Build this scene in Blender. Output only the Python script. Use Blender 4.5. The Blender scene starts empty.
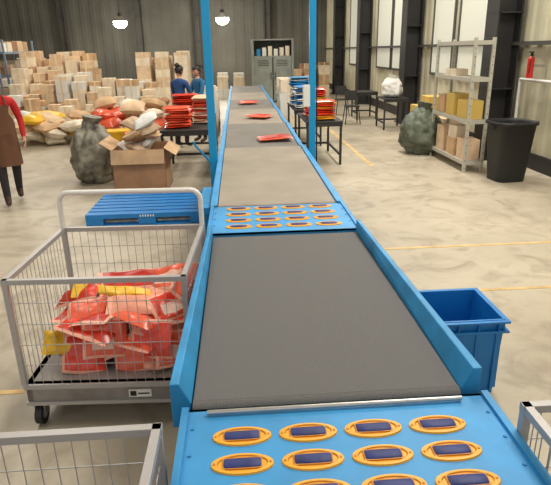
import bpy, bmesh, math, random
from mathutils import Vector, Matrix, noise
random.seed(7)
D=bpy.data
scene=bpy.context.scene
def lin(c):
    r=[]
    for v in c:
        v/=255.0
        r.append(v/12.92 if v<=0.04045 else ((v+0.055)/1.055)**2.4)
    return (r[0],r[1],r[2],1)
MC={}
def mat(name,c,rough=0.6,metal=0.0,var=0.0,scale=8.0,bump=0.0,bscale=60.0,emit=0.0):
    if name in MC: return MC[name]
    m=D.materials.new(name); m.use_nodes=True
    nt=m.node_tree; b=nt.nodes['Principled BSDF']
    b.inputs['Base Color'].default_value=lin(c)
    b.inputs['Roughness'].default_value=rough
    b.inputs['Metallic'].default_value=metal
    tc=nt.nodes.new('ShaderNodeTexCoord')
    if var>0:
        n=nt.nodes.new('ShaderNodeTexNoise'); n.inputs['Scale'].default_value=scale; n.inputs['Detail'].default_value=5
        nt.links.new(tc.outputs['Object'],n.inputs['Vector'])
        r=nt.nodes.new('ShaderNodeValToRGB')
        r.color_ramp.elements[0].position=0.3; r.color_ramp.elements[1].position=0.7
        r.color_ramp.elements[0].color=lin([max(0,v*(1-var)) for v in c])
        r.color_ramp.elements[1].color=lin([min(255,v*(1+var)) for v in c])
        nt.links.new(n.outputs['Fac'],r.inputs['Fac']); nt.links.new(r.outputs['Color'],b.inputs['Base Color'])
    if bump>0:
        n2=nt.nodes.new('ShaderNodeTexNoise'); n2.inputs['Scale'].default_value=bscale; n2.inputs['Detail'].default_value=4
        nt.links.new(tc.outputs['Object'],n2.inputs['Vector'])
        bp=nt.nodes.new('ShaderNodeBump'); bp.inputs['Strength'].default_value=bump; bp.inputs['Distance'].default_value=0.01
        nt.links.new(n2.outputs['Fac'],bp.inputs['Height']); nt.links.new(bp.outputs['Normal'],b.inputs['Normal'])
    if emit>0:
        b.inputs['Emission Color'].default_value=lin(c); b.inputs['Emission Strength'].default_value=emit
    MC[name]=m
    return m
class B:
    def __init__(s): s.bm=bmesh.new(); s.mats=[]
    def mi(s,m):
        if m not in s.mats: s.mats.append(m)
        return s.mats.index(m)
    def faces(s,vs,fs,m,smooth=False,M=None):
        i=s.mi(m)
        bv=[s.bm.verts.new((M@Vector(v)) if M else v) for v in vs]
        out=[]
        for f in fs:
            try:
                fc=s.bm.faces.new([bv[k] for k in f]); fc.material_index=i; fc.smooth=smooth; out.append(fc)
            except ValueError: pass
        return out
    def box(s,c,d,m,rz=0,rx=0,ry=0,taper=1.0):
        M=Matrix.Translation(c)@Matrix.Rotation(rz,4,'Z')@Matrix.Rotation(ry,4,'Y')@Matrix.Rotation(rx,4,'X')
        x,y,z=[v/2 for v in d]; t=taper
        vs=[(-x*t,-y*t,-z),(x*t,-y*t,-z),(x*t,y*t,-z),(-x*t,y*t,-z),(-x,-y,z),(x,-y,z),(x,y,z),(-x,y,z)]
        return s.faces(vs,[(0,3,2,1),(4,5,6,7),(0,1,5,4),(1,2,6,5),(2,3,7,6),(3,0,4,7)],m,M=M)
    def bx(s,x0,x1,y0,y1,z0,z1,m): return s.box(((x0+x1)/2,(y0+y1)/2,(z0+z1)/2),(x1-x0,y1-y0,z1-z0),m)
    def cyl(s,p,q,r,m,n=10,r2=None,smooth=True):
        p=Vector(p);q=Vector(q); d=q-p; r2=r if r2 is None else r2
        R=d.to_track_quat('Z','Y').to_matrix().to_4x4()
        vs=[];L=d.length
        for k in range(n):
            a=2*math.pi*(k+.5)/n; vs.append((r*math.cos(a),r*math.sin(a),0))
        for k in range(n):
            a=2*math.pi*(k+.5)/n; vs.append((r2*math.cos(a),r2*math.sin(a),L))
        M=Matrix.Translation(p)@R
        fs=[(k,(k+1)%n,n+(k+1)%n,n+k) for k in range(n)]
        s.faces(vs,fs,m,smooth and n>4,M)
        s.faces(vs[:n],[tuple(reversed(range(n)))],m,False,M); s.faces(vs[n:],[tuple(range(n))],m,False,M)
    def tube(s,pts,r,m,n=8):
        for a,b in zip(pts[:-1],pts[1:]): s.cyl(a,b,r,m,n)
        for a in pts[1:-1]: s.sph(a,(r,r,r),m,8,6)
    def sph(s,c,rad,m,u=16,v=10,fn=None,M=None,keep=None):
        vs=[];fs=[]
        for j in range(v+1):
            ph=math.pi*j/v
            for i in range(u):
                th=2*math.pi*i/u
                p=Vector((math.sin(ph)*math.cos(th),math.sin(ph)*math.sin(th),math.cos(ph)))
                if fn: p=fn(p)
                vs.append(p)
        for j in range(v):
            for i in range(u):
                f=(j*u+i,(j+1)*u+i,(j+1)*u+(i+1)%u,j*u+(i+1)%u)
                if keep:
                    cc=sum((vs[k] for k in f),Vector())/4
                    if not keep(cc): continue
                fs.append(f)
        TM=Matrix.Translation(c)@Matrix.Diagonal((rad[0],rad[1],rad[2],1))
        if M: TM=M@TM
        s.faces(vs,fs,m,True,TM)
    def loft(s,pa,ya,pb,yb,m):
        n=len(pa)
        vs=[(x,ya,z) for x,z in pa]+[(x,yb,z) for x,z in pb]
        fs=[(k,(k+1)%n,n+(k+1)%n,n+k) for k in range(n)]+[tuple(reversed(range(n))),tuple(range(n,2*n))]
        s.faces(vs,fs,m)
    def done(s,name,bevel=0,parent=None):
        bmesh.ops.recalc_face_normals(s.bm,faces=s.bm.faces)
        me=D.meshes.new(name); s.bm.to_mesh(me); s.bm.free()
        for m in s.mats: me.materials.append(m)
        o=D.objects.new(name,me); scene.collection.objects.link(o)
        if bevel:
            md=o.modifiers.new('Bevel','BEVEL'); md.width=bevel; md.segments=2; md.limit_method='ANGLE'
        if parent: o.parent=parent
        return o
def pillow(b,w,h,t,M,m,lab=None,seed=0,crumple=1.0,n=14,seam=None):
    o=Vector((seed*3.7,seed*1.3,seed*.7))
    for side in (1,-1):
        vs=[]
        for j in range(n+1):
            for i in range(n+1):
                u=i/n*2-1; v=j/n*2-1
                e=max(0,(1-abs(u)**3))*max(0,(1-abs(v)**3))
                p=Vector((u*w/2,v*h/2,0))
                nz=(noise.noise(p*9+o)*0.024+abs(noise.noise(p*20+o))*0.02)*crumple
                bend=noise.noise(p*2.5+o*2)*.05*crumple
                edge=noise.noise(p*6+o)*.012
                p.z=side*(e**.6)*t/2+ (nz if side>0 else 0)*(e**.5) +bend
                p.x+=edge; p.y+=edge
                vs.append(p)
        fs=[(j*(n+1)+i,j*(n+1)+i+1,(j+1)*(n+1)+i+1,(j+1)*(n+1)+i) for j in range(n) for i in range(n)]
        if side<0: fs=[tuple(reversed(f)) for f in fs]
        fc=b.faces(vs,fs,m,True,M)
        if lab and side>0:
            k=b.mi(lab)
            a0=int(n*.28); 
            for j in range(a0,int(n*.62)):
                for i in range(a0,int(n*.75)): fc[j*n+i].material_index=k
        if seam:
            k=b.mi(seam)
            for i in range(n):
                fc[i].material_index=k; fc[(n-1)*n+i].material_index=k; fc[i*n].material_index=k
def rot(x,y,z): return Matrix.Rotation(z,4,'Z')@Matrix.Rotation(y,4,'Y')@Matrix.Rotation(x,4,'X')

# ---------------- materials
BLUE=mat('blue_paint',(38,136,192),.5,0,.08,6)
BLUE2=mat('blue_paint_panel',(50,144,204),.5,0,.07,5)
POSTB=mat('cyan_blue_paint',(0,142,198),.4)
BELT=mat('grey_belt_rubber',(101,99,98),.85,0,.06,160,.35,240)
BELTW=mat('worn_belt_rubber',(150,139,124),.65,0,.06,2.5,.2,240)
BELTD=mat('dark_belt',(114,108,101),.6,0,.06,3)
STEEL=mat('steel',(190,188,184),.35,.8)
GALV=mat('galvanised_wire',(176,172,170),.45,.4)
GALVD=mat('grey_steel_base',(138,132,128),.5,.3,.1,8)
ORNG=mat('orange_plastic',(240,172,46),.45)
ORNGD=mat('orange_plastic_inner',(206,136,36),.5)
NAVY=mat('navy_roller',(30,42,104),.55,0,.15,20)
BLACK=mat('black_rubber',(28,28,30),.55)
DARK=mat('dark_metal',(48,46,46),.55)
CRATE=mat('blue_plastic',(20,122,194),.42,0,.05,5)
RED=mat('red_poly_mailer',(218,66,46),.26,0,.12,6)
RED2=mat('orange_red_poly_mailer',(236,100,70),.26,0,.12,6)
REDD=mat('deep_red_poly_mailer',(190,44,32),.3,0,.12,6)
PINK=mat('faded_poly_mailer',(240,158,132),.33,0,.12,6)
SEAM=mat('mailer_seal_strip',(244,176,150),.4)
YEL=mat('yellow_poly_mailer',(228,180,40),.4,0,.12,6)
LABEL=mat('paper_label',(240,200,182),.6)
CARD=[mat('cardboard_a',(200,164,126),.8,0,.08,5),mat('cardboard_b',(220,190,156),.8,0,.08,5),mat('cardboard_c',(160,122,92),.8,0,.08,5),mat('cardboard_pale',(232,216,192),.8,0,.06,5)]
TAPE=mat('packing_tape',(226,204,166),.3)
WHITE=mat('white_plastic',(226,224,218),.5)
TARP=mat('grey_tarp',(122,118,104),.5,0,.35,9)
TARPG=mat('dark_green_sack',(88,94,80),.55,0,.3,8)
WALLR=mat('cream_wall_sheet',(196,190,164),.55,0,.08,1.2)
WALLF=mat('grey_wall_sheet',(98,96,88),.8,0,.12,.6)
COLM=mat('column_dark_paint',(44,42,42),.6,0,.1,3)
TRIMG=mat('girt_grey_paint',(80,77,72),.7)
LAMP=mat('lamp_glow',(255,250,235),.5,emit=30)
YLINE=mat('yellow_floor_paint',(212,178,120),.6,0,.12,6)

fm=D.materials.new('worn_concrete'); fm.use_nodes=True; nt=fm.node_tree; b_=nt.nodes['Principled BSDF']
tc=nt.nodes.new('ShaderNodeTexCoord')
n1=nt.nodes.new('ShaderNodeTexNoise'); n1.inputs['Scale'].default_value=.55; n1.inputs['Detail'].default_value=9; n1.inputs['Roughness'].default_value=.65
cr=nt.nodes.new('ShaderNodeValToRGB'); cr.color_ramp.elements[0].position=.34; cr.color_ramp.elements[1].position=.64
cr.color_ramp.elements[0].color=lin((166,154,135)); cr.color_ramp.elements[1].color=lin((195,183,162))
nt.links.new(tc.outputs['Object'],n1.inputs['Vector']); nt.links.new(n1.outputs['Fac'],cr.inputs['Fac'])
n4=nt.nodes.new('ShaderNodeTexNoise'); n4.inputs['Scale'].default_value=2.6; n4.inputs['Detail'].default_value=9; n4.inputs['Distortion'].default_value=1.4
c4=nt.nodes.new('ShaderNodeValToRGB'); c4.color_ramp.elements[0].position=.3; c4.color_ramp.elements[1].position=.52
c4.color_ramp.elements[0].color=(.72,.7,.67,1); c4.color_ramp.elements[1].color=(1,1,1,1)
mx=nt.nodes.new('ShaderNodeMixRGB'); mx.blend_type='MULTIPLY'; mx.inputs[0].default_value=1
nt.links.new(tc.outputs['Object'],n4.inputs['Vector']); nt.links.new(n4.outputs['Fac'],c4.inputs['Fac'])
nt.links.new(cr.outputs['Color'],mx.inputs[1]); nt.links.new(c4.outputs['Color'],mx.inputs[2]); nt.links.new(mx.outputs['Color'],b_.inputs['Base Color'])
n3=nt.nodes.new('ShaderNodeTexNoise'); n3.inputs['Scale'].default_value=2; n3.inputs['Detail'].default_value=6
mr=nt.nodes.new('ShaderNodeMapRange'); mr.inputs['To Min'].default_value=.3; mr.inputs['To Max'].default_value=.55
nt.links.new(tc.outputs['Object'],n3.inputs['Vector']); nt.links.new(n3.outputs['Fac'],mr.inputs['Value']); nt.links.new(mr.outputs['Result'],b_.inputs['Roughness'])
XL,XR,YN,YF,ZC=-14,4.75,-4,30,6.5
b=B(); b.bx(XL-.2,XR+.2,YN,YF+.2,-.1,0,fm); b.done('floor')
def corr(name,p0,p1,z0,z1,m,nrm,per=.3,dep=.035):
    p0=Vector(p0);p1=Vector(p1);L=(p1-p0).length; d=(p1-p0).normalized(); nv=Vector(nrm)
    prof=[];s=0
    while s<L:
        for f,o in ((0,0),(.35,0),(.5,1),(.85,1)):
            prof.append((min(L,s+f*per),o*dep))
        s+=per
    prof.append((L,0))
    bb=B(); vs=[]
    for q,o in prof:
        P=p0+d*q+nv*o; vs.append((P.x,P.y,z0)); vs.append((P.x,P.y,z1))
    bb.faces(vs,[(2*i,2*i+2,2*i+3,2*i+1) for i in range(len(prof)-1)],m)
    P0=p0-nv*.08;P1=p1-nv*.08
    bb.faces([(P0.x,P0.y,z0),(P1.x,P1.y,z0),(P1.x,P1.y,z1),(P0.x,P0.y,z1)],[(0,1,2,3)],m)
    return bb.done(name)
corr('wall_right',(XR,YN,0),(XR,YF,0),0,ZC,WALLR,(-1,0,0),.4,.03)
corr('wall_back',(XL,YF,0),(XR,YF,0),0,ZC,WALLF,(0,-1,0),.5,.02)
corr('wall_left',(XL,YN,0),(XL,YF,0),0,ZC,WALLF,(1,0,0),.5,.02)
b=B(); b.bx(XL-.2,XR+.2,YN,YF+.2,ZC,ZC+.1,mat('ceiling_sheet',(190,186,176),.8)); b.done('ceiling')
b=B(); b.bx(XR-.06,XR-.02,YN,YF,0,.25,COLM); b.done('baseboard_right')
def column(x,y,h=ZC,w=.46,dp=.42,m=COLM):
    bb=B()
    bb.bx(x-dp/2,x-dp/2+.03,y-w/2,y+w/2,0,h,m); bb.bx(x+dp/2-.03,x+dp/2,y-w/2,y+w/2,0,h,m)
    bb.bx(x-dp/2,x+dp/2,y-.02,y+.02,0,h,m)
    bb.bx(x-dp/2-.05,x+dp/2+.02,y-w/2-.05,y+w/2+.05,0,.03,m)
    for z in (1.2,2.4,3.6): bb.bx(x-dp/2,x+dp/2,y-w/2,y+w/2,z,z+.02,m)
    return bb.done('steel_column')
for y in (9.45,14.5,20,25): column(XR-.28,y)
for x in (-12,-8.6,-4.9,-1.9,1.6): column(x,YF-.3,w=.3,dp=.3,m=TRIMG)
b=B()
for z in (1.9,4.6): b.bx(XR-.12,XR-.04,YN,YF,z,z+.06,TRIMG)
b.done('trim_1')
WIN=mat('translucent_window_panel',(214,214,200),.5,emit=.22)
k=1
for y0,y1 in ((10.4,11.9),(12.2,13.5),(15.2,17.0),(17.2,18.9),(20.8,23.5)):
    b=B(); b.bx(XR-.06,XR-.045,y0,y1,1.3,5.2,WIN)
    for yy in (y0,y1): b.bx(XR-.08,XR-.04,yy-.03,yy+.03,1.3,5.2,TRIMG)
    for zz in (1.3,5.2): b.bx(XR-.08,XR-.04,y0-.03,y1+.03,zz-.03,zz+.03,TRIMG)
    b.done('window_%d'%k); k+=1
b=B()
for x0,x1,y in ((1.75,4.6,3.95),(-4.5,-1.35,2.85),(1.3,4.4,5.0)):
    b.bx(x0,x1,y-.02,y+.02,0,.003,YLINE)
b.bx(-5,-3.6,13,13.1,0,.003,YLINE); b.bx(2.2,2.28,9,20,0,.003,YLINE)
b.done('floor_marking')

# ---------------- conveyor
CX=.273
def conveyor(y0,y1,z0,z1,belt,trough=False,w=.47):
    bb=B(); n=12
    r=.04
    vs=[];fs=[]
    for i in range(n+1):
        f=i/n; y=y0+r+(y1-y0-2*r)*f; z=z0+(z1-z0)*f
        for x in (-w,w): vs.append((CX+x,y,z))
        for x in (-w,w): vs.append((CX+x,y,z-2*r))
    for i in range(n):
        a=4*i;c=a+4
        fs+=[(a,a+1,c+1,c),(a+2,c+2,c+3,a+3),(a,c,c+2,a+2),(a+1,a+3,c+3,c+1)]
    bb.faces(vs,fs,belt)
    bb.cyl((CX-w,y0+r,z0-r),(CX+w,y0+r,z0-r),r,belt,16); bb.cyl((CX-w,y1-r,z1-r),(CX+w,y1-r,z1-r),r,belt,16)
    for sg in (-1,1):
        if trough:
            pn=[(CX+sg*a,z) for a,z in ((w+.005,z0-.005),(.518,z0+.078),(.55,z0+.078),(.55,z0-.10),(w+.005,z0-.10))]
            pf=[(CX+sg*a,z) for a,z in ((w+.005,z1-.005),(.482,z1+.07),(.505,z1+.07),(.505,z1-.10),(w+.005,z1-.10))]
            bb.loft(pn,y0+.03,pf,y1+.02,BLUE)
        else:
            pn=[(CX+sg*a,z0+z) for a,z in ((w+.005,.012),(.53,.012),(.53,-.13),(w+.005,-.13))]
            pf=[(CX+sg*a,z1+z) for a,z in ((w+.005,.012),(.53,.012),(.53,-.13),(w+.005,-.13))]
            bb.loft(pn,y0,pf,y1,BLUE2)
        ly=(y0+.35,y1-.35) if y1-y0>1 else ((y0+y1)/2,)
        for y in ly:
            bb.bx(CX+sg*.47-.03,CX+sg*.47+.03,y-.03,y+.03,.02,z0-.1,BLUE)
            bb.bx(CX+sg*.47-.06,CX+sg*.47+.06,y-.06,y+.06,0,.02,BLUE)
    for y in ((y0+.35,y1-.35)):
        bb.bx(CX-.47,CX+.47,y-.02,y+.02,.2,.25,BLUE)
    return bb.done('belt_conveyor',.004)
conveyor(1.57,3.40,.75,.75,BELT,True,.475)
ys=[(4.13,6.75,.745,.77,BELTW),(6.85,9.0,.74,.78,BELTD),(9.1,11.3,.74,.78,BELTW),(11.4,13.6,.74,.78,BELTD),(13.7,15.9,.74,.78,BELTW),(16.0,18.6,.74,.8,BELTD)]
for a in ys: conveyor(*a)
def transfer(y0,y1,ycols,rows,z=.75,strip=None,wl=.51,wr=.51):
    bb=B()
    bb.bx(CX-wl,CX+wr,y0,y1,z-.012,z,BLUE2)
    for sg,w in ((-1,wl),(1,wr)):
        bb.bx(CX+sg*w-.012,CX+sg*w+.012,y0,y1,z-.2,z+.012,BLUE2)
    bb.bx(CX-wl,CX+wr,y1-.012,y1,z-.15,z,BLUE2); bb.bx(CX-wl,CX+wr,y0,y0+.012,z-.15,z,BLUE2)
    for sg,w in ((-1,wl),(1,wr)):
        for y in (y0+.06,y1-.06):
            bb.bx(CX+sg*(w-.04)-.03,CX+sg*(w-.04)+.03,y-.03,y+.03,0,z-.012,BLUE)
    for yy in rows:
        for xx in ycols:
            N=32
            def ell(a,b2,zz): return [(xx+a*math.cos(2*math.pi*k/N),yy+b2*math.sin(2*math.pi*k/N),zz) for k in range(N)]
            def ring(a1,b1,z1,a2,b2,z2,m):
                v=ell(a1,b1,z1)+ell(a2,b2,z2)
                bb.faces(v,[(k,(k+1)%N,N+(k+1)%N,N+k) for k in range(N)],m,False)
            ring(.094,.044,z,.092,.042,z+.006,ORNG); ring(.092,.042,z+.006,.076,.034,z+.007,ORNG)
            ring(.076,.034,z+.007,.072,.031,z+.003,ORNGD)
            bb.faces(ell(.072,.031,z+.003),[tuple(range(N))],ORNG)
            bb.box((xx,yy,z+.005),(.118,.045,.005),ORNGD)
            M=24
            vs=[];
            for t,rr in ((-.055,.017),(-.052,.021),(-.02,.022),(.02,.022),(.052,.021),(.055,.017)):
                for k in range(M):
                    a=2*math.pi*k/M; vs.append((xx+t,yy+rr*math.cos(a),z+.004+rr*.42*math.sin(a)))
            bb.faces(vs,[(j*M+k,(j+1)*M+k,(j+1)*M+(k+1)%M,j*M+(k+1)%M) for j in range(5) for k in range(M)],NAVY,True)
            for sx in (-.083,.083): bb.cyl((xx+sx,yy,z+.006),(xx+sx,yy,z+.009),.004,ORNGD,8)
    if strip:
        bb.cyl((CX-.42,strip,z+.012),(CX+.45,strip,z+.012),.008,STEEL,12)
    for sx in (-wl+.03,wr-.03):
        for yy in rows: bb.cyl((CX+sx,yy+.05,z),(CX+sx,yy+.05,z+.004),.006,BLUE,8)
    return bb.done('roller_transfer_table')
cols=[CX+o for o in (-.315,-.105,.105,.315)]
transfer(.5,1.56,[c+.01 for c in cols],[1.408-.122*i for i in range(7)],strip=1.525,wl=.495,wr=.545)
transfer(3.44,4.11,[c+.008 for c in cols],[4.02-.15*i for i in range(4)])

# gantry
b=B()
PL=(CX-.575,6.0);PR=(CX+.625,6.75)
for x,y,w2 in ((PL[0],PL[1],.042),(PR[0],PR[1],.038)):
    b.bx(x-w2,x+w2,y-w2,y+w2,0,3.3,POSTB); b.bx(x-.06 if x>0 else x-.1,x+.1 if x>0 else x+.044,y-.09,y+.09,0,.02,POSTB)
mx_=((PL[0]+PR[0])/2,(PL[1]+PR[1])/2); L=math.hypot(PR[0]-PL[0],PR[1]-PL[1])
b.box((mx_[0],mx_[1],3.25),(L,.08,.08),POSTB,math.atan2(PR[1]-PL[1],PR[0]-PL[0]))
b.bx(PR[0]-.12,PR[0]-.04,6.65,6.75,1.25,1.5,WHITE)
b.tube([(PR[0]+.06,PR[1]+.03,0.1),(PR[0]+.06,PR[1]+.03,3.2)],.01,BLACK)
b.tube([(PL[0]-.03,5.94,.75),(PL[0]-.18,5.85,.95),(PL[0]-.2,5.84,1.0)],.012,POSTB)
b.done('gantry_frame',.006)
b=B()
b.bx(-.32,-.26,4.3,4.36,0,.66,BLUE); b.bx(-.36,-.262,4.2,4.9,.66,.72,BLUE); b.bx(-.36,-.30,4.8,4.86,0,.66,BLUE); b.done('conveyor_side_bracket',.004)

k=0
for x,y,z,w,h,r in ((.47,7.35,.765,.46,.3,.12),(.36,9.9,.775,.38,.42,1.1),(.2,12.6,.78,.42,.4,.3)):
    b=B(); pillow(b,w,h,.05,Matrix.Translation((x,y,z+.025))@rot(0,0,r),REDD if k==0 else RED,None,k,.4,seam=RED2); b.done('parcel_bag'); k+=1

# ---------------- cage carts
def cart(x0,x1,y0,y1,rz=0,handle=True,handle_side=1,fill=None,zt=.85):
    bb=B(); cx,cy=(x0+x1)/2,(y0+y1)/2; w=(x1-x0)/2; d=(y1-y0)/2
    zb=.26; r=.013
    bb.bx(-w,w,-d,-d+.03,.14,zb,GALVD); bb.bx(-w,w,d-.03,d,.14,zb,GALVD); bb.bx(-w,-w+.03,-d,d,.14,zb,GALVD); bb.bx(w-.03,w,-d,d,.14,zb,GALVD)
    bb.bx(-w,w,-d,d,zb-.02,zb,GALVD)
    bb.bx(-w-.008,w+.008,-d-.012,-d+.0,.235,.262,GALV); bb.bx(-w-.008,w+.008,-d-.012,-d,.135,.155,GALV)
    bb.bx(.1,.22,-d-.006,-d,.17,.215,WHITE); bb.bx(.108,.14,-d-.008,-d,.178,.207,BLACK); bb.bx(.15,.21,-d-.008,-d,.188,.196,DARK)
    c=[(-w,-d),(w,-d),(w,d),(-w,d)]
    for i in range(4):
        a=c[i]; e=c[(i+1)%4]
        bb.box((a[0],a[1],(zb+zt)/2),(.026,.026,zt-zb),GALV)
        A=Vector((a[0],a[1],0)); E=Vector((e[0],e[1],0)); L=(E-A).length; u=(E-A)/L
        mid=(A+E)/2; ang=math.atan2(u.y,u.x)
        bb.box((mid.x,mid.y,zt),(L+.03,.026,.026),GALV,ang)
        for kz in range(1,5):
            z=zb+(zt-zb)*kz/5; bb.cyl((A.x,A.y,z),(E.x,E.y,z),.0022,GALV,4)
        n=int(L/.048)
        for q in range(1,n):
            P=A+u*L*q/n; bb.cyl((P.x,P.y,zb),(P.x,P.y,zt),.0019,GALV,4)
    if handle:
        yy=d*handle_side; R=.06; pts=[(-w,yy,zt)]
        pts.append((-w,yy,1.09-R))
        for q in range(1,5):
            a=q/4*math.pi/2; pts.append((-w+R-R*math.cos(a),yy,1.09-R+R*math.sin(a)))
        for q in range(0,5):
            a=q/4*math.pi/2; pts.append((w-R+R*math.sin(a),yy,1.09-R+R*math.cos(a)))
        pts.append((w,yy,zt)); bb.tube(pts,.016,WHITE)
    for i,(x,y) in enumerate(c):
        X=x*.9;Y=y*.9
        bb.bx(X-.04,X+.04,Y-.04,Y+.04,.125,.14,STEEL)
        for s in (-1,1): bb.bx(X+s*.026-.003,X+s*.026+.003,Y-.03,Y+.02,.05,.13,STEEL)
        bb.cyl((X-.018,Y-.01,.058),(X+.018,Y-.01,.058),.058,BLACK,20); bb.cyl((X-.021,Y-.01,.058),(X+.021,Y-.01,.058),.03,GALVD,14)
    o=bb.done('wire_cage_cart')
    o.location=(cx,cy,0); o.rotation_euler=(0,0,rz)
    return o
cart(-1.165,-.285,2.5,3.33,-.05)
cart(-1.24,-.28,.45,1.34,.0,handle=False)
cart(.845,1.75,.5,1.34,.0,handle=False)
# bag pile
b=B(); random.seed(3)
def pile(bb,x0,x1,y0,y1,levels,mats,s=1.0):
    for lv,(n,zz) in enumerate(levels):
        for i in range(n):
            w=random.uniform(.26,.34)*s; h=random.uniform(.19,.25)*s
            x=x0+w*.42+(x1-x0-w*.84)*((i+random.random()*.8)/n); y=random.uniform(y0+w*.45,y1-w*.45)
            M=Matrix.Translation((x,y,zz+random.uniform(-.02,.02)))@rot(random.uniform(-.3,.6),random.uniform(-.4,.4),random.choice((0,.3,-.4,.15,1.3,.8)))
            pillow(bb,w,h,.035,M,random.choice(mats),LABEL if random.random()<.25 else None,i+lv*31,.8,seam=SEAM if random.random()<.6 else None)
mm2=[RED,RED2,REDD,RED2,RED,PINK]
pile(b,-1.12,-.31,2.56,3.24,[(9,.31),(10,.38),(10,.45),(8,.51)],mm2)
for x,z,a,m,sd,tl in ((-.78,.44,.12,RED2,1,1.1),(-.52,.42,-.2,RED,2,1.15),(-.40,.36,.3,RED2,3,1.0),(-.63,.34,-.1,RED2,4,1.2),(-.90,.35,.15,RED,5,.95)):
    pillow(b,.23,.21,.035,Matrix.Translation((x,2.655,z))@rot(tl,.25*math.sin(sd*3),a),m,LABEL if sd in(1,3) else None,sd,.9,seam=SEAM)
for x,y,z,w,h,rx,ry,rz_,m,lb in ((-.84,3.0,.585,.36,.14,.35,.05,.15,YEL,None),(-1.03,2.70,.40,.2,.14,.7,.1,.2,YEL,None),(-.66,3.06,.61,.46,.18,.3,.1,.25,REDD,None),
   (-.45,3.04,.62,.34,.2,.35,-.2,-.3,RED2,LABEL),(-.98,2.98,.55,.3,.18,.3,-.3,-.2,RED,None),(-.60,2.80,.56,.36,.14,.5,.18,.15,PINK,None),(-.42,2.82,.54,.26,.18,.6,-.15,.5,RED,LABEL),(-.86,2.80,.53,.28,.15,.6,.0,.1,RED2,None),(-.70,2.9,.6,.3,.07,.6,.25,.3,YEL,None),(-.34,2.9,.60,.2,.2,.3,.9,.1,RED2,None)):
    pillow(b,w,h,.035,Matrix.Translation((x,y,z))@rot(rx,ry,rz_),m,lb,int(abs(x)*100),.9,seam=None if m is YEL else SEAM)
b.done('parcel_bag_pile')

def crate(x0,x1,y0,y1,h):
    bb=B(); t=.012
    cx,cy=(x0+x1)/2,(y0+y1)/2
    W=(x1-x0)/2;Dp=(y1-y0)/2;k=.93
    def rect(w,d,z): return [(cx-w,cy-d,z),(cx+w,cy-d,z),(cx+w,cy+d,z),(cx-w,cy+d,z)]
    q=rect(W*k,Dp*k,0)+rect(W,Dp,h)+rect(W-t,Dp-t,h)+rect(W*k-t,Dp*k-t,.015)
    fs=[(0,3,2,1)]
    for i in range(4):
        j=(i+1)%4
        fs+=[(i,j,4+j,4+i),(4+i,4+j,8+j,8+i),(8+i,8+j,12+j,12+i)]
    fs.append((12,13,14,15)); bb.faces(q,fs,CRATE)
    for z in (h-.012,h-.07):
        e=.022
        bb.bx(x0-e,x1+e,y0-e,y0,z-.006,z+.008,CRATE); bb.bx(x0-e,x1+e,y1,y1+e,z-.006,z+.008,CRATE)
        bb.bx(x0-e,x0,y0,y1,z-.006,z+.008,CRATE); bb.bx(x1,x1+e,y0,y1,z-.006,z+.008,CRATE)
    for i in range(5):
        f=-.85+i*1.7/4; bb.box((cx+f*W,y0+.008,h*.45),(.012,.024,h*.8),CRATE)
        bb.box((cx+f*W,y0-.008,h-.04),(.008,.02,.06),CRATE)
    for i in range(4):
        f=-.85+i*1.7/3; bb.box((x1-.008,cy+f*Dp,h*.45),(.024,.012,h*.8),CRATE)
        bb.box((x1+.008,cy+f*Dp,h-.04),(.02,.008,.06),CRATE)
    bb.bx(x1-.005,x1+.012,cy-.08,cy+.08,h-.17,h-.1,CRATE)
    return bb.done('plastic_storage_crate',.003)
crate(.89,1.42,2.57,2.98,.48)

b=B(); x0,x1,y0,y1=-1.82,-.42,6.1,7.1
for i in range(7):
    yy=y0+.06+(y1-y0-.12)*i/6; b.bx(x0,x1,yy-.055,yy+.055,.125,.15,CRATE)
for i in range(6):
    xx=x0+.05+(x1-x0-.1)*i/5; b.bx(xx-.03,xx+.03,y0,y1,.11,.135,CRATE)
for yy in (y0+.06,(y0+y1)/2,y1-.06):
    b.bx(x0,x1,yy-.05,yy+.05,0,.02,CRATE)
    for xx in (x0+.1,(x0+x1)/2,x1-.1): b.bx(xx-.1,xx+.1,yy-.06,yy+.06,.02,.125,CRATE)
b.bx(x0,x1,y0-.004,y0+.01,.095,.15,CRATE)
for i in range(6): b.bx(-1.2+i*.03,-1.185+i*.03,y0-.007,y0,.108,.135,WHITE)
b.done('plastic_pallet',.004)

# ---------------- cardboard etc
def cbox(bb,cx,cy,z,w,d,h,rz=0,m=None):
    m=m or random.choice(CARD)
    bb.box((cx,cy,z+h/2),(w,d,h),m,rz)
    bb.box((cx,cy,z+h/2),(.05,d+.004,h+.004),TAPE,rz)
def stack(name,x0,x1,y0,y1,top,s=.45,jit=.3,mats=None,z0=0,shape=None):
    bb=B(); nx=max(1,int((x1-x0)/s)); ny=max(1,int((y1-y0)/s))
    for i in range(nx):
        for j in range(ny):
            x=x0+(i+.5)*(x1-x0)/nx; y=y0+(j+.5)*(y1-y0)/ny; z=z0
            T=top*(1-jit*random.random())
            if shape: T*=shape((i+.5)/nx,(j+.5)/ny)
            while z<z0+T-.08:
                h=random.uniform(.5,.9)*s; h=min(h,max(.1,z0+T-z))
                cbox(bb,x,y,z,s*random.uniform(.84,.97),s*random.uniform(.84,.97),h,random.uniform(-.06,.06),random.choice(mats) if mats else None); z+=h
    return bb.done(name,.006)
PALE=[CARD[3],CARD[1],CARD[3],CARD[0],CARD[1],WHITE]
random.seed(11)
stack('cardboard_box_stack',-6.0,-4.0,15.0,17.2,2.05,.36,.3,PALE,shape=lambda u,v:(.62+.38*min(1,v*1.6)))
stack('cardboard_box_stack',-4.0,-2.2,14.6,16.0,1.3,.34,.5,PALE)
stack('cardboard_box_stack',-3.5,-1.6,19.5,21,1.95,.5,.12,[CARD[3],CARD[1],CARD[3]])
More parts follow.
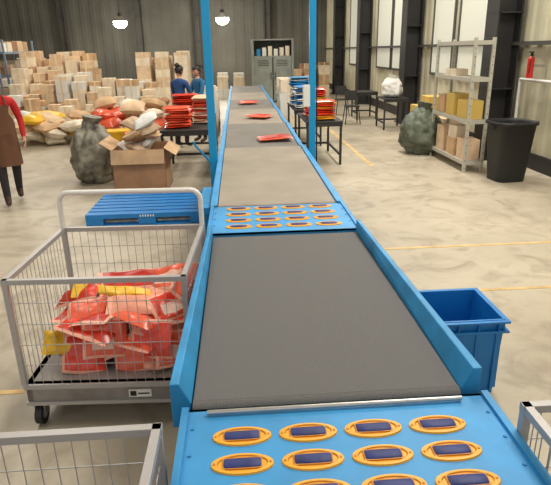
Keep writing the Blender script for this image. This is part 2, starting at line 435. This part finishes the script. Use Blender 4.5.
stack('cardboard_box_stack',-8.5,-6.2,19,21,1.9,.5,.4,PALE)
stack('cardboard_box_stack',-5.6,-4.0,13.6,14.6,1.0,.34,.5,PALE)
def heap(name,specs,seed):
    random.seed(seed); bb=B()
    for i,(x,y,z,w,h,t,m) in enumerate(specs):
        pillow(bb,w,h,t,Matrix.Translation((x,y,z))@rot(random.uniform(-.25,.25),random.uniform(-.2,.2),random.uniform(0,3)),m,None,i+seed)
    return bb.done(name)
CREAM=mat('cream_woven_sack',(224,212,190),.7,0,.08,8)
random.seed(8)
heap('parcel_sack_heap',[(random.uniform(-5.2,-3.3),random.uniform(12.2,13.1),.12+.15*(i%4),.55,.4,.22,random.choice([CREAM,CREAM,CARD[1],YEL,WHITE,CARD[0]])) for i in range(26)],8)
random.seed(9)
heap('parcel_sack_heap',[(random.uniform(-2.7,-1.6),random.uniform(10.7,11.6),.12+.16*(i%6),.46,.38,.22,random.choice([CREAM,CARD[0],CARD[1],CARD[2],CARD[3],RED2])) for i in range(32)],9)
b=B()
x0,x1,y0,y1,h=-1.82,-1.08,7.7,8.4,.62
for q in ((x0,x1,y0,y0+.01),(x0,x1,y1-.01,y1),(x0,x0+.01,y0,y1),(x1-.01,x1,y0,y1)): b.bx(q[0],q[1],q[2],q[3],0,h,CARD[2])
b.bx(x0,x1,y0,y1,0,.01,CARD[2])
b.box(((x0+x1)/2,y0-.035,h-.1),(x1-x0,.008,.2),CARD[0],rx=-.3); b.box((x1+.08,(y0+y1)/2,h-.04),(.2,y1-y0,.008),CARD[0],ry=.6)
b.box((x0-.07,(y0+y1)/2,h+.05),(.2,y1-y0,.008),CARD[0],ry=.6)
b.done('cardboard_carton')
b=B(); random.seed(5)
BR=mat('kraft_paper',(186,158,130),.7,0,.12,8)
for i in range(12):
    M=Matrix.Translation((random.uniform(-1.62,-1.28),random.uniform(7.95,8.15),.42+i*.05))@rot(random.uniform(-.6,.6),random.uniform(-.5,.5),random.uniform(0,3))
    pillow(b,.36,.3,.12,M,random.choice([BR,WHITE,CARD[0],CARD[2],BR]),None,i)
b.done('packing_paper_heap')
def sack(name,c,r,h,m,seed,tie=True):
    bb=B(); o=Vector((seed,seed*2.1,0))
    def fn(p):
        q=p.copy(); f=1+.2*noise.noise(p*2.2+o)+.09*noise.noise(p*6+o)+.07*abs(noise.noise(p*12+o))
        z=q.z
        if z>.1: g=1-.62*((z-.1)/.9)**1.4
        else: g=1+.06*(-z)
        rr=max(.02,math.sqrt(max(0,1-abs(z)**4)))
        L=math.hypot(q.x,q.y) or 1e-6
        return Vector((q.x/L*rr*g*f if L>1e-5 else 0,q.y/L*rr*g*f if L>1e-5 else 0,max(-.95,z*f)))
    bb.sph((c[0],c[1],h*.475),(r,r,h*.5),m,56,42,fn)
    if tie: bb.cyl((c[0],c[1],h*.85),(c[0]+.03,c[1],h*1.02),.08,m,10,.16)
    return bb.done(name)
sack('woven_tarp_sack',(-2.28,8.6),.33,.98,TARP,3)
sack('woven_tarp_sack',(3.42,10.1),.36,.92,TARPG,8)

def table(name,x0,x1,y0,y1,h=.75,m=DARK,top=None):
    bb=B(); bb.bx(x0,x1,y0,y1,h-.03,h,top or m)
    for x in (x0+.03,x1-.03):
        for y in (y0+.03,y1-.03): bb.bx(x-.02,x+.02,y-.02,y+.02,0,h-.03,m)
    for x in (x0+.03,x1-.03): bb.bx(x-.015,x+.015,y0,y1,.15,.19,m)
    bb.bx(x0,x1,y1-.05,y1-.02,.15,.19,m); bb.bx(x0,x1,y0+.01,y0+.04,h-.09,h-.03,m)
    return bb.done(name,.004)
table('work_table',-1.25,-.45,8.6,9.8)
table('work_table',-1.3,-.45,10.2,11.0) 
table('work_table',1.12,1.75,9.2,10.6)
table('work_table',1.12,1.7,11.2,12.8)
table('side_table',3.5,4.1,13.2,14.0)
table('side_table',3.3,3.9,15.4,16.2)
def bagstack(name,x,y,z,n,w,h,m,t=.045):
    bb=B()
    for i in range(n):
        mmn=random.choice(m)
        pillow(bb,w,h,t,Matrix.Translation((x+random.uniform(-.02,.02),y+random.uniform(-.02,.02),z+t*.6+i*t*.8))@rot(0,0,random.uniform(-.15,.15)),mmn,None,i,.4,10)
    return bb.done(name)
bagstack('mailer_bag_stack',-.98,8.95,.755,9,.42,.35,[RED,RED2])
bagstack('mailer_bag_stack',-.62,9.5,.755,12,.32,.4,[RED2,LABEL,CARD[1]])
bagstack('mailer_bag_stack',-1.0,10.6,.755,11,.5,.4,[RED,RED])
bagstack('mailer_bag_stack',1.42,9.5,.755,9,.45,.36,[RED,ORNG,RED2])
bagstack('mailer_bag_stack',1.4,10.2,.755,13,.4,.36,[RED,YEL,RED,RED2])
bagstack('mailer_bag_stack',1.4,11.6,.755,12,.45,.4,[WHITE,CRATE,WHITE])
bagstack('mailer_bag_stack',1.35,12.3,.755,16,.45,.4,[WHITE,WHITE,BLUE])
random.seed(21)
stack('cardboard_box_stack',1.0,1.5,14,15.5,1.25,.42,.2,[WHITE,CARD[3],BLUE2])
o=sack('white_parcel_sack',(0,0),.24,.5,WHITE,4); o.location=(3.78,13.6,.76)
b=B()
for x,y in ((3.0,14.6),(3.1,16.6)):
    b.bx(x-.18,x+.18,y-.18,y+.18,.45,.48,DARK)
    for sx in (-1,1):
        for sy in (-1,1): b.cyl((x+sx*.15,y+sy*.15,.46),(x+sx*.2,y+sy*.2,0),.014,DARK,6)
    b.bx(x-.16,x+.16,y+.14,y+.17,.6,.85,DARK); b.cyl((x-.14,y+.16,.46),(x-.14,y+.16,.85),.012,DARK,6); b.cyl((x+.14,y+.16,.46),(x+.14,y+.16,.85),.012,DARK,6)
b.done('folding_chairs')
b=B()
for x,y,m in ((-1.75,9.6,RED),(-2.15,9.9,YEL)):
    b.box((x,y,.3),(.4,.34,.6),m,.1,taper=.85)
    b.box((x,y,.6),(.44,.38,.03),m,.1)
b.done('plastic_tote')
# ---------------- shelves
SHW=mat('shelf_grey_paint',(190,186,172),.5)
def rack(name,x0,x1,y0,y1,h,zs,m):
    bb=B()
    for x in (x0,x1):
        for y in (y0,y1):
            bb.bx(x-.022,x+.022,y-.022,y+.022,0,h,m)
            for i in range(int(h/.12)): bb.bx(x-.005,x+.005,y-.0235,y+.0235,.06+i*.12,.08+i*.12,DARK)
    for z in zs:
        bb.bx(x0,x1,y0,y1,z-.012,z,m)
        for y in (y0,y1): bb.bx(x0,x1,y-.018,y+.018,z-.06,z,m)
        for x in (x0,x1): bb.bx(x-.018,x+.018,y0,y1,z-.06,z,m)
    return bb.done(name)
rk=rack('storage_rack',3.54,3.82,8.3,9.85,2.02,(.18,.82,1.45,1.98),SHW)
random.seed(4)
def items(name,specs,parent=None):
    bb=B()
    for (x,y,z,w,d,h,m) in specs: 
        bb.box((x,y,z+h/2),(w,d,h),m,random.uniform(-.08,.08))
        bb.box((x,y,z+h+.001),(w*.95,.05,.003),TAPE)
    return bb.done(name,.006,parent)
YC=mat('yellow_carton',(214,180,92),.6)
items('shelf_cartons',[(3.68,8.62,.82,.25,.45,.28,YC),(3.68,9.15,.82,.25,.4,.35,YC),(3.68,9.58,.82,.24,.3,.3,CARD[0]),
 (3.68,8.55,.18,.24,.38,.32,CARD[1]),(3.68,9.0,.18,.25,.4,.28,CARD[0]),(3.68,9.5,.18,.24,.35,.42,CARD[1]),(3.68,8.98,.46,.22,.3,.2,CARD[3]),(3.68,9.3,1.45,.22,.4,.1,CARD[3])],rk)
items('carton_group',[(4.1,11.3,0,.5,.5,.5,CARD[0]),(4.1,11.3,.5,.5,.5,.45,YC),(3.72,11.05,0,.36,.4,.8,YC),(4.1,10.5,0,.4,.5,.6,CARD[1])])
RK=mat('rack_blue_grey',(120,140,160),.5)
for y0 in (12.9,15.6):
    r_=rack('storage_rack',-6.75,-6.15,y0,y0+2.2,2.3,(.2,.8,1.4,2.0),RK)
    sp=[]
    for z in (.2,.8,1.4,2.0):
        yy=y0+.25
        while yy<y0+2.0:
            hh=random.uniform(.2,.42); sp.append((-6.45,yy,z,.46,.34,hh,random.choice(CARD+[WHITE,YC,RK]))); yy+=.4
    items('shelf_cartons',sp,r_)
# closed grey cabinet with open top shelf
b=B(); GG=mat('grey_green_metal',(136,140,132),.6,0,.1,3)
x0,x1,y0,y1=.6,2.1,21.5,22.8
for x in (x0,x1):
    for y in (y0,y1): b.bx(x-.04,x+.04,y-.04,y+.04,0,2.3,GG)
for z in (.1,1.0,1.7,2.3): b.bx(x0,x1,y0,y1,z-.05,z,GG)
b.bx(x0,x1,y1-.02,y1,0,2.3,GG); b.bx(x0-.02,x0,y0,y1,0,2.3,GG); b.bx(x1,x1+.02,y0,y1,0,2.3,GG)
b.bx(x0+.05,1.33,y0-.02,y0,.1,1.65,GG); b.bx(1.37,x1-.05,y0-.02,y0,.1,1.65,GG)
for x in (1.27,1.43): b.bx(x-.015,x+.015,y0-.05,y0-.02,.85,1.1,DARK)
for s0 in (x0+.2,1.5):
    for i in range(4): b.bx(s0,s0+.4,y0-.03,y0-.02,1.35+i*.06,1.37+i*.06,DARK)
for i in range(6): b.bx(x0+.15+i*.22,x0+.3+i*.22,y0+.2,y0+.5,1.7,1.95+.05*(i%3),random.choice([DARK,CARD[3],BLUE,WHITE]))
b.done('metal_storage_cabinet')
random.seed(31)
stack('cardboard_box_stack',-.95,-.45,13,15,1.15,.4,.3,[CARD[3],WHITE,CARD[1]])
stack('cardboard_box_stack',2.2,4.0,24,26,1.5,.5,.4)
stack('cardboard_box_stack',-1.0,.4,24,25.5,1.3,.5,.4,[CARD[3],WHITE,GG])
b=B(); N=40
prof=[(.22,0),(.285,.82),(.31,.825),(.31,.87),(.285,.87),(.275,.83),(.212,.03)]
vs=[]
for r,z in prof:
    for k in range(N):
        a=2*math.pi*k/N; c_,s_=math.cos(a),math.sin(a)
        e=.5; X=abs(c_)**e*(1 if c_>=0 else -1); Y=abs(s_)**e*(1 if s_>=0 else -1)
        q=1/max(1e-6,(abs(X)**4+abs(Y)**4)**.25)
        vs.append((X*q*r,Y*q*r,z))
b.faces(vs,[(j*N+k,j*N+(k+1)%N,(j+1)*N+(k+1)%N,(j+1)*N+k) for j in range(len(prof)-1) for k in range(N)],BLACK,True)
b.faces(vs[-N:],[tuple(range(N))],BLACK); b.faces(vs[:N],[tuple(reversed(range(N)))],BLACK)
for sx in (-1,1): b.box((sx*.31,0,.78),(.03,.16,.05),BLACK)
o=b.done('trash_bin'); o.location=(3.96,7.75,0); o.rotation_euler=(0,0,.1)
b=B(); b.tube([(4.6,8.9,.1),(4.6,8.9,1.38),(4.6,6.0,1.38),(4.6,6.0,.1)],.025,WHITE)
for p in ((4.6,8.9,.6),(4.6,7,1.38)): b.box((p[0]+.05,p[1],p[2]),(.14,.03,.07),STEEL)
b.done('wall_pipe')
b=B(); RE=mat('extinguisher_red',(205,40,30),.35)
b.cyl((4.5,8.45,1.42),(4.5,8.45,1.7),.05,RE,20); b.sph((4.5,8.45,1.7),(.05,.05,.04),RE); b.cyl((4.5,8.45,1.72),(4.5,8.45,1.79),.018,BLACK,10)
b.box((4.48,8.43,1.8),(.02,.12,.02),BLACK); b.tube([(4.5,8.4,1.77),(4.46,8.37,1.68),(4.45,8.38,1.5)],.008,BLACK); b.box((4.62,8.45,1.6),(.2,.03,.04),STEEL)
b.done('fire_extinguisher')
def lamp(x,y,z):
    bb=B(); bb.cyl((x,y,z+.1),(x,y,z+.32),.34,STEEL,24,.12); bb.sph((x,y,z+.04),(.3,.3,.24),LAMP,20,14); bb.cyl((x,y,z+.3),(x,y,z+.45),.08,DARK,16)
    bb.cyl((x,y,z+.4),(x,y,ZC),.012,DARK,6); bb.done('high_bay_lamp')
    l=D.lights.new('high_bay_light','POINT'); l.energy=200; l.color=(1,.95,.85); l.shadow_soft_size=.25
    o=D.objects.new('high_bay_light',l); scene.collection.objects.link(o); o.location=(x,y,z-.5)
for p in ((-5.15,26.5,3.15),(-.6,27,3.25)): lamp(*p)

# ---------------- people
SKIN=mat('skin',(205,150,120),.5); HAIR=mat('black_hair',(25,20,18),.5)
def skinmesh(verts,edges,rad,roots,sub=2):
    me=D.meshes.new('tmp'); me.from_pydata(verts,edges,[]); o=D.objects.new('tmp',me); scene.collection.objects.link(o)
    md=o.modifiers.new('s','SKIN'); md.use_smooth_shade=True
    sv=me.skin_vertices[0].data
    for i,r in enumerate(rad):
        sv[i].radius=r if isinstance(r,tuple) else (r,r); sv[i].use_root=i in roots
    s=o.modifiers.new('d','SUBSURF'); s.levels=sub; s.render_levels=sub
    dg=bpy.context.evaluated_depsgraph_get(); m2=D.meshes.new_from_object(o.evaluated_get(dg))
    vs=[v.co.copy() for v in m2.vertices]; fs=[tuple(p.vertices) for p in m2.polygons]
    D.objects.remove(o,do_unlink=True); return vs,fs
def person(name,loc,rz,sc,shirt,pants,shoes,pose,apron=None,haircol=HAIR,bun=False):
    J={'pel':(0,0,.93),'wai':(0,0,1.06),'che':(0,-.01,1.22),'uch':(0,0,1.33),'nek':(0,-.01,1.42),'hdb':(0,-.02,1.48)}
    J.update(pose)
    names=['pel','wai','che','uch','nek','hdb','shL','elL','wrL','paL','shR','elR','wrR','paR','hiL','knL','anL','toL','hiR','knR','anR','toR']
    R={'pel':(.145,.11),'wai':(.125,.095),'che':(.15,.105),'uch':(.12,.09),'nek':(.05,.05),'hdb':(.048,.048),'sh':.062,'el':.046,'wr':.03,'pa':(.034,.02),'hi':.092,'kn':.066,'an':.048,'to':.038}
    idx={n:i for i,n in enumerate(names)}
    E=[('pel','wai'),('wai','che'),('che','uch'),('uch','nek'),('nek','hdb')]
    for s in 'LR': E+=[('uch','sh'+s),('sh'+s,'el'+s),('el'+s,'wr'+s),('wr'+s,'pa'+s),('pel','hi'+s),('hi'+s,'kn'+s),('kn'+s,'an'+s),('an'+s,'to'+s)]
    V=[J[n] for n in names]; rad=[R[n] if n in R else R[n[:2]] for n in names]
    vs,fs=skinmesh(V,[(idx[a],idx[c]) for a,c in E],rad,{0})
    bb=B()
    def segm(a,c):
        if c[:2] in('sh','el','wr') : return shirt
        if c[:2]=='pa': return SKIN
        if c[:2]in('hi','kn','an'): return pants
        if c[:2]=='to': return shoes
        if (a,c)==('uch','nek'): return shirt
        if c=='hdb': return SKIN
        return shirt
    seg=[(Vector(J[a]),Vector(J[c]),segm(a,c)) for a,c in E]
    bv=[bb.bm.verts.new(v) for v in vs]
    for f in fs:
        c=sum((vs[k] for k in f),Vector())/len(f); best=None;bd=9
        for a,e,m in seg:
            d=e-a; t=max(0,min(1,(c-a).dot(d)/d.length_squared)); q=(a+d*t-c).length
            if q<bd: bd=q;best=m
        if best is shirt and c.z<.93 and abs(c.x)<.16: best=pants
        try: fc=bb.bm.faces.new([bv[k] for k in f])
        except ValueError: continue
        fc.material_index=bb.mi(best); fc.smooth=True
    for s,sx in (('L',-1),('R',1)):
        wr=Vector(J['wr'+s]);pa=Vector(J['pa'+s]); d=(pa-wr).normalized()
        side=Vector((0,-1,0)); side=(side-d*side.dot(d)).normalized(); inn=Vector((-sx,0,0)); inn=(inn-d*inn.dot(d)).normalized()
        fv=[];fe=[];fr=[];roots=set()
        for i,(off,L) in enumerate(((.026,.07),(.009,.08),(-.009,.073),(-.026,.058))):
            base=len(fv); roots.add(base); p=pa+side*off-d*.01
            fv.append(p); q=p+d*(L*.5); fv.append(q); q2=q+(d*.8+inn*.5).normalized()*L*.35; fv.append(q2); q3=q2+(d*.5+inn*.8).normalized()*L*.3; fv.append(q3)
            fe+=[(base,base+1),(base+1,base+2),(base+2,base+3)]; fr+=[.009,.0088,.008,.0065]
        base=len(fv); roots.add(base); p=pa+side*.024-d*.045
        fv+= [p,p+(side*.7+d*.6+inn*.3).normalized()*.035,p+(side*.55+d*.8+inn*.4).normalized()*.065]; fe+=[(base,base+1),(base+1,base+2)]; fr+=[.011,.0095,.0075]
        v2,f2=skinmesh(fv,fe,fr,roots,1); bb.faces(v2,f2,SKIN,True)
    hc=Vector(J['hdb'])+Vector((0,-.015,.085)); tilt=pose.get('tilt',0); turn=pose.get('turn',0)
    HM=Matrix.Translation(hc)@Matrix.Rotation(turn,4,'Z')@Matrix.Rotation(tilt,4,'X')
    def hf(p):
        q=p.copy()
        if q.z<0: q.x*=1-.35*(-q.z)**1.5; q.y*=1-.12*(-q.z)
        if q.y<0: q.y*=.95-.06*math.exp(-((q.z-.05)/.15)**2)*(1 if abs(q.x)<.6 else 0)
        return q
    bb.sph((0,0,0),(.076,.096,.115),SKIN,32,22,hf,HM)
    def hnose(p):
        return Vector((p.x*(1-.4*p.z),p.y,p.z))
    bb.sph((0,-.095,-.018),(.013,.018,.026),SKIN,12,8,hnose,HM)
    for sx in (-1,1):
        bb.sph((sx*.029,-.081,.005),(.013,.008,.008),WHITE,10,6,None,HM); bb.sph((sx*.029,-.088,.005),(.006,.004,.006),BLACK,8,6,None,HM)
        bb.sph((sx*.029,-.088,.026),(.018,.005,.004),haircol,8,6,None,HM)
        bb.sph((sx*.076,.005,-.003),(.010,.019,.03),SKIN,10,8,None,HM)
    bb.sph((0,-.083,-.058),(.024,.009,.008),mat('lips',(170,80,75),.5),12,6,None,HM)
    bb.sph((0,.008,.012),(.086,.106,.120),haircol,32,22,lambda p:hf(p)*(1+.03*noise.noise(p*8)),HM,keep=lambda c:(c.z>.36 or c.y>-.2) and c.z>-.7)
    if bun: bb.sph((0,.1,.09),(.05,.05,.05),haircol,14,10,None,HM)
    n=Vector(J['nek'])
    N=16
    cv=[(n.x+.062*math.cos(2*math.pi*k/N),n.y+.06*math.sin(2*math.pi*k/N),n.z-.03+.012*z) for z in (0,1,2) for k in range(N)]
    bb.faces(cv,[(j*N+k,j*N+(k+1)%N,(j+1)*N+(k+1)%N,(j+1)*N+k) for j in (0,1) for k in range(N)],shirt,True)
    if apron:
        nU,nV=14,20; av=[]
        for j in range(nV+1):
            z=1.30-(1.30-.52)*j/nV
            hw=.10 if j<4 else min(.19,.10+.03*(j-3)); 
            for i in range(nU+1):
                u=i/nU*2-1; a=u*hw/.19*1.35
                fold=.008*math.sin(u*9)*(j/nV)
                rx=.172 if z>1.0 else .172+.05*(1.0-z); ry=.135 if z>1.0 else .14+.14*(1-z)
                av.append((rx*math.sin(a),-ry*math.cos(a)-.006+fold-.01,z))
        fl=[(j*(nU+1)+i,(j+1)*(nU+1)+i,(j+1)*(nU+1)+i+1,j*(nU+1)+i+1) for j in range(nV) for i in range(nU)]
        bb.faces(av,fl,apron,True)
        bb.faces([(x,y+.006,z) for x,y,z in av],fl,apron,True)
        for sx in (-1,1): bb.tube([(sx*.09,-.14,1.29),(sx*.085,-.1,1.385),(sx*.06,.0,1.425),(sx*.05,.085,1.38)],.011,apron,6)
        rr=[]
        for k in range(17):
            a=-.2+ (math.pi+.4)*k/16; rr.append((.165*math.cos(a),.12*math.sin(a),1.05))
        bb.tube(rr,.01,apron,6)
        bb.box((0,-.168,.86),(.18,.012,.14),apron)
    o=bb.done(name); o.location=loc; o.rotation_euler=(0,0,rz); o.scale=(sc,)*3
    return o
stand={'shL':(-.175,0,1.345),'elL':(-.235,.03,1.09),'wrL':(-.25,-.05,.87),'paL':(-.25,-.08,.79),
 'shR':(.175,0,1.345),'elR':(.235,.02,1.09),'wrR':(.24,-.07,.87),'paR':(.235,-.10,.79),
 'hiL':(-.095,0,.87),'knL':(-.11,-.02,.49),'anL':(-.115,.03,.085),'toL':(-.13,-.13,.037),
 'hiR':(.095,0,.87),'knR':(.11,-.02,.49),'anR':(.115,.03,.085),'toR':(.13,-.13,.037)}
walk=dict(stand); walk.update({'knL':(-.09,-.14,.50),'anL':(-.085,-.16,.085),'toL':(-.09,-.32,.037),'knR':(.1,.02,.49),'anR':(.1,.2,.12),'toR':(.1,.07,.045),
 'elR':(.25,.06,1.09),'wrR':(.25,-.02,.86),'paR':(.25,-.06,.79),'elL':(-.23,-.04,1.09),'wrL':(-.22,-.2,.93),'paL':(-.215,-.26,.88)})
work=dict(stand); work.update({'elL':(-.22,-.08,1.1),'wrL':(-.13,-.29,1.0),'paL':(-.1,-.36,.98),'elR':(.22,-.08,1.1),'wrR':(.13,-.29,1.0),'paR':(.1,-.36,.98),'tilt':.35})
person('warehouse_worker',(-3.14,7.45,0),.45,1.0,mat('red_sweater',(196,34,36),.8),mat('dark_trousers',(44,38,40),.8),mat('brown_shoe',(70,48,40),.6),walk,mat('brown_apron',(102,66,44),.8))
person('warehouse_worker',(-1.2,11.6,0),2.6,.98,mat('blue_jacket',(34,74,130),.7),MC['dark_trousers'],MC['brown_shoe'],work,bun=True)
person('warehouse_worker',(-.85,12.2,0),-.9,.96,mat('teal_jacket',(36,104,150),.7),MC['dark_trousers'],MC['brown_shoe'],work,bun=True)

# ---------------- lights
def area(x,y,z,sx,sy,e,col=(1,.96,.87)):
    l=D.lights.new('ceiling_light','AREA'); l.shape='RECTANGLE'; l.size=sx; l.size_y=sy; l.energy=e; l.color=col
    o=D.objects.new('ceiling_light',l); scene.collection.objects.link(o); o.location=(x,y,z)
for x,y,e in ((3.0,3.5,340),(3.0,9.5,350),(2.8,16,270),(-3.5,2.5,100),(-3.5,9,165),(-5,16,260),(-9,22,130),(0,24,140)):
    area(x,y,ZC-.15,1.6,3.2,e)
w=D.worlds.new('World'); scene.world=w; w.use_nodes=True
w.node_tree.nodes['Background'].inputs['Color'].default_value=(1,.98,.95,1); w.node_tree.nodes['Background'].inputs['Strength'].default_value=.92
cd=D.cameras.new('Camera'); cam=D.objects.new('Camera',cd); scene.collection.objects.link(cam)
cam.location=(0,0,1.9)
Rm=Matrix.Rotation(math.radians(-3.5),4,'Z')@Matrix.Rotation(math.radians(90-19.6),4,'X')@Matrix.Rotation(-.02,4,'Z')
cam.rotation_euler=Rm.to_euler()
cd.sensor_width=36; cd.lens=540/551*36; cd.clip_start=.05
scene.camera=cam
scene.view_settings.view_transform='Standard'
